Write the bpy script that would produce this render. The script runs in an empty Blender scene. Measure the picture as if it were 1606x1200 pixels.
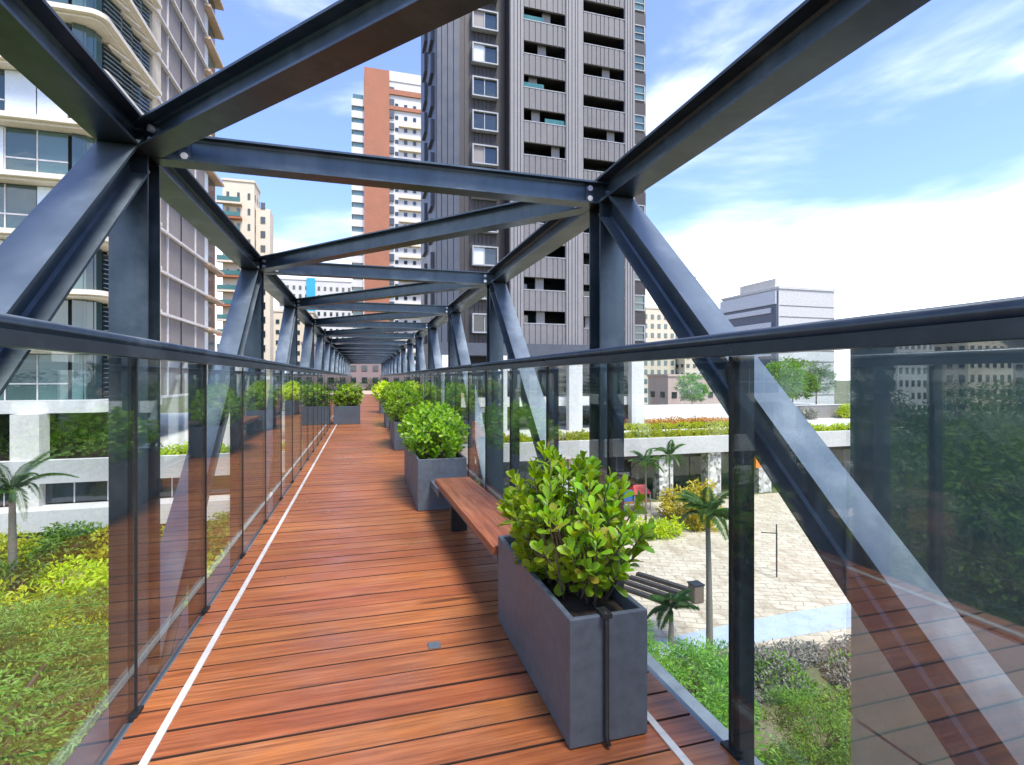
import bpy, math, random
from mathutils import Vector, Matrix, Quaternion, noise as mnoise
random.seed(7)
R = random.Random(11)
scene = bpy.context.scene
col = scene.collection

# ------------------------------------------------------------ camera, sky, sun, exposure
H = 1.30                       # eye height above the deck
YAW = 16.05                    # camera turned right of the bridge axis
cd = bpy.data.cameras.new('camera'); cam = bpy.data.objects.new('camera', cd); col.objects.link(cam)
cam.location = (0, 0, H); cam.rotation_euler = (math.radians(90), 0, math.radians(-YAW))
cd.sensor_width = 36; cd.lens = 810 / 1606 * 36; cd.shift_y = -0.005
cd.clip_start = 0.03; cd.clip_end = 4000
scene.camera = cam
SUN_EL, SUN_AZ = math.radians(62), math.radians(158)      # azimuth clockwise from +Y: behind and to the right
SDIR = Vector((math.sin(SUN_AZ) * math.cos(SUN_EL), math.cos(SUN_AZ) * math.cos(SUN_EL), math.sin(SUN_EL)))
world = bpy.data.worlds.new('World'); scene.world = world; world.use_nodes = True
nt = world.node_tree; N = nt.nodes; L = nt.links; N.clear()
def wn(t, **k):
    n = N.new(t)
    for a, b in k.items(): setattr(n, a, b)
    return n
sky = wn('ShaderNodeTexSky', sky_type='NISHITA', sun_disc=False, sun_elevation=SUN_EL, sun_rotation=SUN_AZ, altitude=700, air_density=1.0, dust_density=1.0, ozone_density=1.6)
tc = wn('ShaderNodeTexCoord'); sep = wn('ShaderNodeSeparateXYZ'); L.new(tc.outputs['Generated'], sep.inputs[0])
mp = wn('ShaderNodeMapping'); mp.inputs['Scale'].default_value = (1.0, 1.0, 3.2); mp.inputs['Rotation'].default_value = (0.18, -0.25, 0.5); L.new(tc.outputs['Generated'], mp.inputs[0])
n1 = wn('ShaderNodeTexNoise'); n1.inputs['Scale'].default_value = 2.0; n1.inputs['Detail'].default_value = 7; n1.inputs['Roughness'].default_value = .52; n1.inputs['Distortion'].default_value = .35; L.new(mp.outputs[0], n1.inputs[0])
low = wn('ShaderNodeMapRange', interpolation_type='SMOOTHSTEP'); L.new(sep.outputs['Z'], low.inputs[0])
for i, v in ((1, .46), (2, .06), (3, -.05), (4, .24)): low.inputs[i].default_value = v
ad = wn('ShaderNodeMath', operation='ADD'); L.new(n1.outputs[0], ad.inputs[0]); L.new(low.outputs[0], ad.inputs[1])
mk = wn('ShaderNodeMapRange', interpolation_type='SMOOTHSTEP'); L.new(ad.outputs[0], mk.inputs[0])
for i, v in ((1, .45), (2, .84), (3, .05), (4, 1.0)): mk.inputs[i].default_value = v
br = wn('ShaderNodeMixRGB', blend_type='MULTIPLY'); br.inputs[0].default_value = 1; br.inputs[2].default_value = (.55, .67, 1.0, 1); L.new(sky.outputs[0], br.inputs[1])
mx = wn('ShaderNodeMixRGB'); L.new(mk.outputs[0], mx.inputs[0]); L.new(br.outputs[0], mx.inputs[1]); mx.inputs[2].default_value = (7.2, 7.3, 7.5, 1)
bg = wn('ShaderNodeBackground'); bg.inputs['Strength'].default_value = 0.14; L.new(mx.outputs[0], bg.inputs[0])
wo = wn('ShaderNodeOutputWorld'); L.new(bg.outputs[0], wo.inputs[0])
sd = bpy.data.lights.new('sun', 'SUN'); sd.energy = 2.4; sd.angle = math.radians(18); sd.color = (1.0, .94, .84)
so = bpy.data.objects.new('sun', sd); col.objects.link(so); so.rotation_euler = SDIR.to_track_quat('Z', 'Y').to_euler(); so.location = (20, -30, 60)
vs = scene.view_settings; vs.view_transform = 'Standard'; vs.look = 'None'; vs.gamma = 1; vs.use_curve_mapping = False; vs.exposure = 1.5
scene.cycles.transparent_max_bounces = 32; scene.cycles.max_bounces = 8; scene.cycles.diffuse_bounces = 4; scene.cycles.glossy_bounces = 4
scene.cycles.use_denoising = True; scene.cycles.sample_clamp_indirect = 6; scene.cycles.caustics_reflective = False; scene.cycles.caustics_refractive = False

# ------------------------------------------------------------ materials
class NT:
    def __init__(s, name):
        s.m = bpy.data.materials.new(name); s.m.use_nodes = True; s.t = s.m.node_tree; s.n = s.t.nodes; s.l = s.t.links
        s.b = s.n['Principled BSDF']; s.o = s.n['Material Output']
    def new(s, t, ins=None, **k):
        n = s.n.new(t)
        for a, b in k.items(): setattr(n, a, b)
        for a, b in (ins or {}).items():
            if isinstance(b, bpy.types.NodeSocket): s.l.new(b, n.inputs[a])
            else: n.inputs[a].default_value = b
        return n
    def pos(s): return s.new('ShaderNodeNewGeometry').outputs['Position']
    def objc(s): return s.new('ShaderNodeTexCoord').outputs['Object']
    def rnd(s): return s.new('ShaderNodeObjectInfo').outputs['Random']
    def isl(s): return s.new('ShaderNodeNewGeometry').outputs['Random Per Island']
    def mapv(s, v, sc): return s.new('ShaderNodeMapping', {'Vector': v, 'Scale': sc}).outputs[0]
    def noise(s, v, scale, det=4, rough=.55, dist=0): return s.new('ShaderNodeTexNoise', {'Vector': v, 'Scale': scale, 'Detail': det, 'Roughness': rough, 'Distortion': dist}).outputs[0]
    def rng(s, v, a, b, c, d): return s.new('ShaderNodeMapRange', {0: v, 1: a, 2: b, 3: c, 4: d}).outputs[0]
    def ramp(s, v, stops):
        n = s.new('ShaderNodeValToRGB', {0: v}); e = n.color_ramp.elements
        while len(e) < len(stops): e.new(.5)
        for q, (p, c) in zip(e, stops): q.position = p; q.color = (*c, 1)
        return n.outputs[0]
    def mix(s, f, a, b, mode='MIX'):
        n = s.new('ShaderNodeMixRGB', blend_type=mode)
        for i, v in ((0, f), (1, a), (2, b)):
            if isinstance(v, bpy.types.NodeSocket): s.l.new(v, n.inputs[i])
            else: n.inputs[i].default_value = v if i == 0 else (*v, 1)
        return n.outputs[0]
    def hsv(s, c, h=.5, sa=1, v=1):
        n = s.new('ShaderNodeHueSaturation', {'Color': c}) if isinstance(c, bpy.types.NodeSocket) else s.new('ShaderNodeHueSaturation', {'Color': (*c, 1)})
        for k, q in (('Hue', h), ('Saturation', sa), ('Value', v)):
            if isinstance(q, bpy.types.NodeSocket): s.l.new(q, n.inputs[k])
            else: n.inputs[k].default_value = q
        return n.outputs[0]
    def set(s, **k):
        nm = {'color': 'Base Color', 'rough': 'Roughness', 'metal': 'Metallic', 'spec': 'Specular IOR Level', 'coat': 'Coat Weight', 'coat_rough': 'Coat Roughness'}
        for a, v in k.items():
            i = s.b.inputs[nm[a]]
            if isinstance(v, bpy.types.NodeSocket): s.l.new(v, i)
            else: i.default_value = (*v, 1) if a == 'color' else v
        return s
    def bump(s, h, strength=.3, dist=.01):
        n = s.new('ShaderNodeBump', {'Height': h, 'Strength': strength, 'Distance': dist}); s.l.new(n.outputs[0], s.b.inputs['Normal']); return s

def plain(name, c, rough=.6, metal=0, var=.25, scale=3.0, bump=.15, spec=.5, rv=0):
    t = NT(name); p = t.pos()
    f = t.noise(p, scale, 6, .6); g = t.noise(p, scale * 9, 3, .5)
    v = t.rng(t.new('ShaderNodeMath', {0: f, 1: g}, operation='ADD').outputs[0], .7, 1.3, 1 - var, 1 + var)
    cc = t.hsv(c, v=v)
    if rv: cc = t.hsv(cc, v=t.rng(t.rnd(), 0, 1, 1 - rv, 1 + rv))
    t.set(color=cc, rough=t.rng(f, .3, .7, max(.05, rough - .08), min(1, rough + .08)), metal=metal, spec=spec)
    if bump: t.bump(g, bump, .004)
    return t.m

def steel_paint(name, c, rough):
    t = NT(name); p = t.pos()
    dust_sheen = t.noise(p, 2.2, 7, .65); sp = t.noise(p, 60, 3, .6); streak = t.noise(t.mapv(p, (14, 14, 1.2)), 1.0, 4, .6)
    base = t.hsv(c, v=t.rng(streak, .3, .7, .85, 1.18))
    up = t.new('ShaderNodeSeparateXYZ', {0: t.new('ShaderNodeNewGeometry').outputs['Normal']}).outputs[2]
    up_sheen = t.rng(up, .45, .95, 0, 1)  # upward faces painted paler as sky sheen, broken up by the dust noise
    d = t.new('ShaderNodeMath', {0: t.rng(dust_sheen, .52, .78, 0, .25), 1: t.new('ShaderNodeMath', {0: up_sheen, 1: t.rng(dust_sheen, .25, .75, .25, .62)}, operation='MULTIPLY').outputs[0]}, operation='ADD').outputs[0]
    t.set(color=t.mix(d, base, (.33, .39, .44)), rough=t.rng(dust_sheen, .3, .75, rough - .06, rough + .16), spec=.6, metal=t.rng(d, 0, .3, .6, .35))
    t.bump(sp, .05, .002)
    return t.m

def glass(name, f0, tint, rough=0.0, power=5.0):
    t = NT(name); t.n.remove(t.b)
    lw = t.new('ShaderNodeLayerWeight', {'Blend': .5})
    pw = t.new('ShaderNodeMath', {0: lw.outputs['Facing'], 1: power}, operation='POWER')
    fac = t.rng(pw.outputs[0], 0, 1, f0, .95)
    tr = t.new('ShaderNodeBsdfTransparent', {0: (*tint, 1)}); gl = t.new('ShaderNodeBsdfGlossy', {'Roughness': rough, 'Color': (.95, 1, .99, 1)})
    ms = t.new('ShaderNodeMixShader', {0: fac, 1: tr.outputs[0], 2: gl.outputs[0]})
    p = t.pos(); dz = t.noise(t.mapv(p, (3, 3, 1.4)), 1.0, 6, .65); sp = t.noise(p, 45, 2, .5)
    df = t.new('ShaderNodeMath', {0: t.rng(dz, .45, .75, 0, .035), 1: t.rng(sp, .62, .72, 0, .05)}, operation='ADD')
    di = t.new('ShaderNodeBsdfDiffuse', {'Color': (.6, .6, .57, 1)})
    m2 = t.new('ShaderNodeMixShader', {0: df.outputs[0], 1: ms.outputs[0], 2: di.outputs[0]}); t.l.new(m2.outputs[0], t.o.inputs[0])
    return t.m

def window_glass(name, c=(.012, .022, .026), rough=.06, rv=.5):
    t = NT(name); r = t.rnd()
    cc = t.hsv(c, v=t.rng(r, 0, 1, 1 - rv, 1 + rv * 2))
    w = t.noise(t.pos(), .9, 3)
    t.set(color=cc, rough=rough, spec=.9).bump(w, .22, .06)
    return t.m

def leafmat(name, c, c2, trans=.35, rough=.38, spot=None):
    t = NT(name); p = t.pos()
    k = t.isl(); big = t.rng(t.noise(p, 1.9, 3, .6), .32, .68, 0, 1)
    cc = t.mix(t.rng(t.new('ShaderNodeMath', {0: k, 1: big}, operation='ADD').outputs[0], .35, 1.65, 0, 1), c, c2)
    rn = t.rnd(); cc = t.hsv(cc, h=t.rng(rn, 0, 1, .485, .515), v=t.rng(rn, 0, 1, .72, 1.25))
    if spot: cc = t.mix(t.rng(t.new('ShaderNodeMath', {0: t.new('ShaderNodeMath', {0: rn, 1: 17.0}, operation='MULTIPLY').outputs[0]}, operation='FRACT').outputs[0], .93, .95, 0, .75), cc, spot)
    t.set(color=cc, rough=rough, spec=.45)
    tl = t.new('ShaderNodeBsdfTranslucent', {'Color': t.hsv(cc, h=.49, sa=1.15, v=1.25)})
    ms = t.new('ShaderNodeMixShader', {0: trans, 1: t.b.outputs[0], 2: tl.outputs[0]}); t.l.new(ms.outputs[0], t.o.inputs[0])
    return t.m

def wood(name, axis, a, b, c, rough=.29, scale=1.0):
    t = NT(name); oc = t.objc(); r = t.rnd()
    off = t.new('ShaderNodeVectorMath', {0: oc, 1: t.new('ShaderNodeCombineXYZ', {0: t.new('ShaderNodeMath', {0: r, 1: 37.0}, operation='MULTIPLY').outputs[0], 1: t.new('ShaderNodeMath', {0: r, 1: 91.0}, operation='MULTIPLY').outputs[0], 2: 0.0}).outputs[0]}, operation='ADD').outputs[0]
    sc = [22 * scale] * 3; sc[axis] = 1.3 * scale
    gr = t.noise(t.mapv(off, sc), 1.0, 8, .62, .6)
    sc2 = [70 * scale] * 3; sc2[axis] = 3 * scale
    fine = t.noise(t.mapv(off, sc2), 1.0, 5, .6)
    patch = t.noise(t.mapv(off, [3, 3, 3]), 1.0, 5, .6)
    cc = t.ramp(gr, [(.24, a), (.46, b), (.70, c)])
    cc = t.mix(t.rng(fine, .38, .68, 0, .55), cc, tuple(v * .35 for v in a))
    cc = t.hsv(cc, h=t.rng(r, 0, 1, .497, .509), sa=t.rng(patch, .3, .7, .9, 1.04), v=t.rng(r, 0, 1, .90, 1.09))
    cc = t.mix(t.rng(patch, .56, .8, 0, .35), cc, (.20, .135, .10))
    t.set(color=cc, rough=t.rng(patch, .3, .7, rough - .04, rough + .16), spec=.68)
    sc3 = [9 * scale] * 3; sc3[axis] = 1.1 * scale
    chk = t.noise(t.mapv(off, sc3), 1.0, 3, .5)
    cc2 = t.mix(t.rng(chk, .66, .72, 0, .8), cc, tuple(v * .28 for v in a)); t.set(color=cc2)
    t.bump(t.new('ShaderNodeMath', {0: gr, 1: fine}, operation='ADD').outputs[0], .32, .004)
    return t.m

M = {}
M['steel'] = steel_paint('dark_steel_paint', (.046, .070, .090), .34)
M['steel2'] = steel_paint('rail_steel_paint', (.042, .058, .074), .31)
M['black'] = plain('black_rubber', (.012, .013, .015), .5)
M['bolt'] = plain('zinc_bolt', (.62, .63, .65), .4, .5, bump=0)
M['wood'] = wood('deck_hardwood', 0, (.19, .050, .012), (.37, .102, .025), (.47, .150, .040))
M['edgeshade'] = plain('shaded_board_edge', (.045, .018, .010), .9)  # dark colour paints the shade in the gaps between boards
M['benchwood'] = wood('bench_hardwood', 1, (.15, .038, .015), (.31, .082, .030), (.42, .14, .052), .42)
M['strip'] = plain('aluminium_strip', (.62, .60, .56), .4, .2, var=.12)
M['planter'] = plain('planter_grey_paint', (.080, .100, .124), .52, 0, var=.20, scale=2.6, bump=.10)
M['soil'] = plain('dark_soil', (.035, .024, .017), .95, bump=.8, scale=30)
M['glass'] = glass('clear_railing_glass', .042, (.95, .985, .975))
M['glassm'] = glass('reflective_railing_glass', .115, (.93, .97, .97))
M['wg'] = window_glass('window_glass'); M['wg_blue'] = window_glass('blue_window_glass', (.045, .085, .082), .04, .5)
M['glazing'] = window_glass('backing_glazing', (.085, .125, .135), .05, .12)
M['concrete'] = plain('pale_concrete', (.55, .53, .48), .8, var=.14, scale=.8, bump=.25)
M['white'] = plain('white_render', (.56, .545, .52), .75, var=.10, scale=.6)
M['cream'] = plain('cream_render', (.62, .53, .40), .75, var=.10, scale=.5)
M['band'] = plain('cream_floor_band', (.66, .60, .49), .6, var=.10, scale=.7)
M['whitepanel'] = plain('white_glazed_panel', (.62, .68, .72), .3, var=.06, scale=.6, rv=.15)
M['louvre'] = plain('pale_louvre_metal', (.30, .36, .36), .45, .3)
M['greywall'] = plain('mauve_grey_cladding', (.235, .21, .205), .65, var=.10, scale=.8, rv=.05)
M['joint'] = plain('pale_joint', (.60, .57, .55), .6)
M['brown'] = plain('rust_brown_band', (.50, .37, .26), .7, rv=.2)
M['rib'] = plain('ribbed_grey_cladding', (.145, .140, .143), .62, var=.16, scale=.9, rv=.07)
M['ribl'] = plain('light_grey_pier', (.205, .20, .203), .6, var=.12, scale=.9)
M['darkclad'] = plain('dark_brown_cladding', (.036, .031, .030), .55, var=.2, scale=1.2)
M['blueclad'] = plain('blue_grey_cladding', (.055, .064, .085), .45, var=.2, scale=.9)
M['frame'] = plain('white_window_frame', (.30, .315, .335), .5)
M['brick'] = plain('orange_brick', (.33, .135, .078), .85, var=.15, scale=.35, bump=0)
M['teal'] = plain('teal_balcony_glass', (.04, .14, .135), .2)
M['cyan'] = plain('cyan_facade', (.03, .34, .50), .4)
M['office'] = plain('office_blue_grey', (.07, .09, .13), .4, var=.15, scale=.3)
M['officeband'] = plain('office_band', (.50, .53, .57), .55)
M['officegrey'] = plain('office_blank_side', (.46, .46, .45), .7)
M['pink'] = plain('pink_render', (.52, .38, .33), .8)
M['pinkgrey'] = plain('mauve_render', (.26, .19, .19), .8, var=.2)
M['bark'] = plain('bark', (.13, .10, .075), .9, bump=.7, scale=9)
M['palmbark'] = plain('palm_trunk', (.20, .175, .14), .9, bump=.6, scale=10)
M['leafbig'] = leafmat('glossy_shrub_leaf', (.12, .31, .012), (.38, .60, .045), .45, .36, (.42, .30, .05))
M['leafy'] = leafmat('shrub_leaf', (.085, .24, .010), (.30, .47, .02), .42, .36)
M['leaf1'] = leafmat('tree_leaf', (.030, .088, .016), (.09, .185, .03), .32, .5)
M['leaf2'] = leafmat('garden_leaf', (.06, .17, .02), (.20, .36, .035), .38, .5)
M['leaf3'] = leafmat('dark_tree_leaf', (.022, .055, .016), (.05, .105, .025), .25, .5)
M['lime'] = leafmat('lime_hedge_leaf', (.30, .45, .014), (.60, .62, .03), .45, .5)
M['yellow'] = leafmat('yellow_croton_leaf', (.30, .25, .03), (.50, .38, .06), .35, .5)
M['feather'] = leafmat('feathery_leaf', (.055, .16, .018), (.23, .40, .06), .38, .5)
M['dry'] = leafmat('dry_grey_leaf', (.20, .20, .16), (.38, .36, .30), .25, .7)
M['frond'] = leafmat('palm_frond_leaf', (.045, .12, .03), (.12, .22, .05), .3, .42)
M['orange'] = leafmat('orange_flower', (.45, .14, .03), (.55, .30, .05), .25, .6)
M['red'] = plain('red_paint', (.45, .03, .03), .4); M['bluep'] = plain('blue_paint', (.03, .17, .50), .4); M['greenp'] = plain('green_paint', (.03, .35, .22), .4); M['orangep'] = plain('orange_paint', (.6, .18, .02), .5)
M['terra'] = plain('terracotta', (.33, .12, .06), .85, bump=.3)

# ------------------------------------------------------------ mesh helpers
class MB:
    def __init__(s): s.v = []; s.f = []
    def add(s, vs, fs):
        o = len(s.v); s.v += [tuple(q) for q in vs]; s.f += [tuple(i + o for i in q) for q in fs]; return s
    def box(s, x0, x1, y0, y1, z0, z1):
        return s.add([(x0, y0, z0), (x1, y0, z0), (x1, y1, z0), (x0, y1, z0), (x0, y0, z1), (x1, y0, z1), (x1, y1, z1), (x0, y1, z1)],
                     [(3, 2, 1, 0), (4, 5, 6, 7), (0, 1, 5, 4), (1, 2, 6, 5), (2, 3, 7, 6), (3, 0, 4, 7)])
    def prof(s, pts, p0, p1, up=(0, 0, 1)):
        """closed profile (side, up) swept straight from p0 to p1"""
        p0, p1 = Vector(p0), Vector(p1); d = (p1 - p0).normalized(); u = Vector(up); x = d.cross(u).normalized(); u = x.cross(d).normalized()
        n = len(pts); a = [p0 + x * i + u * j for i, j in pts]; b = [p1 + x * i + u * j for i, j in pts]
        fs = [(i + n, (i + 1) % n + n, (i + 1) % n, i) for i in range(n)]
        return s.add(a + b, fs + [tuple(range(n)), tuple(range(2 * n - 1, n - 1, -1))])
    def ibeam(s, p0, p1, d, w, tf, tw, up=(0, 0, 1)):
        h, b, t = d / 2, w / 2, tw / 2; r = tf * .8
        pts = [(-b, -h), (b, -h), (b, -h + tf), (t + r, -h + tf), (t, -h + tf + r), (t, h - tf - r), (t + r, h - tf), (b, h - tf), (b, h), (-b, h), (-b, h - tf), (-t - r, h - tf), (-t, h - tf - r), (-t, -h + tf + r), (-t - r, -h + tf), (-b, -h + tf)]
        return s.prof(pts, p0, p1, up)
    def bar(s, p0, p1, w, h, up=(0, 0, 1)):
        return s.prof([(-w / 2, -h / 2), (w / 2, -h / 2), (w / 2, h / 2), (-w / 2, h / 2)], p0, p1, up)
    def tube(s, pts, rad, n=8, cap=True):
        pts = [Vector(p) for p in pts]; o = len(s.v); k = len(pts)
        if not isinstance(rad, (list, tuple)): rad = [rad] * k
        for i, p in enumerate(pts):
            d = (pts[min(i + 1, k - 1)] - pts[max(i - 1, 0)]).normalized(); a = Vector((1, 0, 0)) if abs(d.x) < .8 else Vector((0, 1, 0))
            x = d.cross(a).normalized(); y = d.cross(x)
            for j in range(n):
                t = 2 * math.pi * j / n; s.v.append(tuple(p + x * math.cos(t) * rad[i] + y * math.sin(t) * rad[i]))
        for i in range(k - 1):
            for j in range(n): s.f.append((o + i * n + j, o + i * n + (j + 1) % n, o + (i + 1) * n + (j + 1) % n, o + (i + 1) * n + j))
        if cap: s.f.append(tuple(o + j for j in range(n - 1, -1, -1))); s.f.append(tuple(o + (k - 1) * n + j for j in range(n)))
        return s
    def prism(s, poly, z0, z1):
        n = len(poly); return s.add([(x, y, z0) for x, y in poly] + [(x, y, z1) for x, y in poly],
            [(i, (i + 1) % n, (i + 1) % n + n, i + n) for i in range(n)] + [tuple(range(n - 1, -1, -1)), tuple(range(n, 2 * n))])
    def leaf(s, p, d, nrm, ln, wd, fold=.25, curl=.15, shape='obo'):
        """one leaf: 2 x 3 quads, obovate or lance, folded along the midrib"""
        d = d.normalized(); x = d.cross(nrm)
        if x.length < 1e-4: x = d.orthogonal()
        x.normalize(); u = x.cross(d)
        prof = ((0, .06), (.35, .55), (.72, 1.0), (.92, .72), (1, .12)) if shape == 'obo' else ((0, .1), (.3, .9), (.65, .8), (1, .04))
        vs = []
        for t, w in prof:
            c = p + d * (ln * t) - u * (curl * ln * t * t); h = wd * .5 * w
            vs += [c - x * h + u * (fold * h), c, c + x * h + u * (fold * h)]
        fs = []
        for i in range(len(prof) - 1):
            a = i * 3; fs += [(a, a + 1, a + 4, a + 3), (a + 1, a + 2, a + 5, a + 4)]
        return s.add(vs, fs)
    def blade(s, p, d, nrm, ln, wd):
        """cheap 2-triangle-pair folded leaf"""
        d = d.normalized(); x = d.cross(nrm)
        if x.length < 1e-4: x = d.orthogonal()
        x.normalize(); u = x.cross(d)
        m = p + d * ln * .5
        return s.add([p, m - x * wd * .5 + u * wd * .12, p + d * ln - u * ln * .12, m + x * wd * .5 + u * wd * .12], [(0, 1, 2), (0, 2, 3)])
    def mesh(s, name, mat, smooth=False):
        me = bpy.data.meshes.new(name); me.from_pydata(s.v, [], s.f); me.materials.append(mat if not isinstance(mat, str) else M[mat]); me.update()
        if smooth: me.polygons.foreach_set('use_smooth', [True] * len(me.polygons))
        return me

def tag(o, label=None, cat=None, group=None, kind=None):
    for k, v in (('label', label), ('category', cat), ('group', group), ('kind', kind)):
        if v: o[k] = v
    return o
def put(name, me, parent=None, loc=(0, 0, 0), rot=None, scl=None, kind=None, label=None):
    o = bpy.data.objects.new(name, me); col.objects.link(o); o.location = loc
    if rot is not None: o.rotation_euler = rot
    if scl is not None: o.scale = scl if not isinstance(scl, (int, float)) else (scl,) * 3
    if parent is not None: o.parent = parent
    if kind: o['kind'] = kind
    if label: o['label'] = label
    return o
def thing(name, label, cat, loc=(0, 0, 0), rz=0, group=None):
    o = bpy.data.objects.new(name, None); col.objects.link(o); o.location = loc; o.rotation_euler = (0, 0, rz); o.empty_display_size = .2
    return tag(o, label, cat, group)
def bev(o, w, seg=2):
    m = o.modifiers.new('bevel', 'BEVEL'); m.width = w; m.segments = seg; m.limit_method = 'ANGLE'; m.angle_limit = math.radians(40); m.harden_normals = False
    return o
def rv(r=R, z=None):
    while True:
        v = Vector((r.uniform(-1, 1), r.uniform(-1, 1), r.uniform(-1, 1)))
        if .05 < v.length < 1: return v.normalized()

G = -8.0           # street level; the deck is at z = 0

# ------------------------------------------------------------ ground
t = NT('ground_soil'); p = t.pos()
a = t.noise(p, .35, 6, .6); b = t.noise(p, 6, 5, .6)
t.set(color=t.mix(t.rng(b, .3, .7, 0, .6), t.ramp(a, [(.35, (.06, .09, .025)), (.5, (.12, .13, .05)), (.65, (.20, .16, .10))]), (.06, .06, .03)), rough=.95).bump(b, .6, .05)
M['ground'] = t.m
put('ground', MB().add([(-1500, -1500, G), (1500, -1500, G), (1500, 2500, G), (-1500, 2500, G)], [(0, 1, 2, 3)]).mesh('ground', 'ground'), kind='structure')
t = NT('plaza_stone'); p = t.pos()
bk = t.new('ShaderNodeTexBrick', {'Vector': t.new('ShaderNodeMapping', {'Vector': t.new('ShaderNodeVectorMath', {0: p, 1: t.new('ShaderNodeVectorMath', {0: t.new('ShaderNodeTexNoise', {'Vector': p, 'Scale': 1.6, 'Detail': 4}).outputs['Color'], 1: (.5, .5, 0)}, operation='MULTIPLY').outputs[0]}, operation='ADD').outputs[0], 'Rotation': (0, 0, .42)}).outputs[0], 'Color1': (.58, .505, .385, 1), 'Color2': (.49, .425, .315, 1), 'Mortar': (.31, .27, .20, 1), 'Scale': 1.0, 'Mortar Size': .03, 'Brick Width': .85, 'Row Height': .42, 'Mortar Smooth': .2})
w = t.noise(t.mapv(p, (.9, .5, 1)), 1.0, 6, .65, 1.2); w2 = t.noise(p, 7, 5, .6)
cc = t.mix(t.rng(w, .42, .68, 0, .75), bk.outputs['Color'], (.27, .20, .125)); cc = t.mix(t.rng(w2, .5, .75, 0, .45), cc, (.50, .45, .37))
t.set(color=cc, rough=.85).bump(t.new('ShaderNodeMath', {0: w2, 1: bk.outputs['Fac']}, operation='SUBTRACT').outputs[0], .5, .02); M['plaza'] = t.m
put('plaza', MB().add([(5, 14.6, G + .05), (60, 9, G + .05), (60, 33.9, G + .05), (7, 33.9, G + .05)], [(0, 1, 2, 3)]).mesh('plaza', 'plaza'), kind='structure')
M['path'] = plain('blue_grey_paving', (.36, .42, .47), .7, var=.15, scale=1.5)
vsP = []
for i in range(13):
    x = 9 + i * 1.6; y = 15.35 + .35 * math.sin(i * .35) - max(0, i - 7) * .06; w_ = .55 + .05 * i
    vsP += [(x, y - w_, G + .056), (x - .4, y + w_, G + .056)]
put('path', MB().add(vsP, [(2 * i, 2 * i + 2, 2 * i + 3, 2 * i + 1) for i in range(12)]).mesh('path', 'path'), kind='structure')
M['soilpath'] = plain('pink_sand_path', (.46, .33, .25), .9, var=.2)
put('garden_path', MB().add([(-40, 26.2, G + .03), (-3, 28.2, G + .03), (-3, 29.4, G + .03), (-40, 28.4, G + .03)], [(0, 1, 2, 3)]).mesh('garden_path', 'soilpath'), kind='structure')

# ------------------------------------------------------------ footbridge
XL, XR = -1.04, 1.415            # truss planes
ZB, ZT = -.28, 2.41              # chord centre heights
S = .156; PITCH = 2.76; Y0 = .09; NP = 15
br_ = thing('footbridge', 'dark steel truss footbridge with a red hardwood deck leading to the towers', 'footbridge')
yend = Y0 + NP * PITCH
def chord(x, z, nm):
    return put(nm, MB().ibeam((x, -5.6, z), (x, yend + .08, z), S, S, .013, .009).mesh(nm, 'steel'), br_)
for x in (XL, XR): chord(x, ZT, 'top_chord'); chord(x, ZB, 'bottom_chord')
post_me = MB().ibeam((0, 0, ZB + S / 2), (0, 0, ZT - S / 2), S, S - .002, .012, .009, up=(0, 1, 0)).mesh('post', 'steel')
vec = Vector((0, PITCH, ZT - ZB)); dn = vec.normalized(); trim = .13
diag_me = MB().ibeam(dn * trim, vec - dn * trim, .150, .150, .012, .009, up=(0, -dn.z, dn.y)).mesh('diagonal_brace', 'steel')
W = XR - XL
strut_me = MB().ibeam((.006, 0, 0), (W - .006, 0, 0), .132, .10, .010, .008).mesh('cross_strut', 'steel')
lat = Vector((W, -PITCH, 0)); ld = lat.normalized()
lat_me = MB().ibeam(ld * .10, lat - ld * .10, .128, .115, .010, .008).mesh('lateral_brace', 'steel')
bm_ = MB()
for sx in (.21, W - .115):
    for dz in (-.03, .03):
        bm_.tube([(sx, -.004 , dz), (sx, -.022, dz)], .017, 8)
bolt_me = bm_.mesh('bolts', 'bolt')
pl_me = MB().box(-.025, .025, -.014, -.004, -.055, .055).mesh('end_plate', 'steel')
b2 = MB()
for k_, q in ((.19, 1), (lat.length - .19, -1)):
    n_ = Vector((ld.y, -ld.x, 0)) * -1
    n_ = n_ if n_.y < 0 else -n_
    for dz in (-.028, .028): b2.tube([ld * k_ + Vector((0, 0, dz)) + n_ * .004, ld * k_ + Vector((0, 0, dz)) + n_ * .024], .017, 8)
lbolt_me = b2.mesh('bolts', 'bolt')
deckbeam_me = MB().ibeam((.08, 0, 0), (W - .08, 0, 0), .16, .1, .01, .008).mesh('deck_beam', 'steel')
for k in range(-2, NP + 1):
    y = Y0 + k * PITCH
    for x in (XL, XR):
        put('post', post_me, br_, (x, y, 0))
        if k < NP: put('diagonal_brace', diag_me, br_, (x, y, ZB))
    st = put('cross_strut', strut_me, br_, (XL, y, ZT - .012))
    put('deck_beam', deckbeam_me, br_, (XL, y, ZB))
    if k <= 6:
        put('end_plate', pl_me, st, (.21, 0, 0)); put('end_plate', pl_me, st, (W - .115, 0, 0)); put('bolt_row', bolt_me, st)
    if k > -2:
        la = put('lateral_brace', lat_me, br_, (XL, y, ZT - .012))
        if k <= 6: put('bolt_row', lbolt_me, la)
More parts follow.
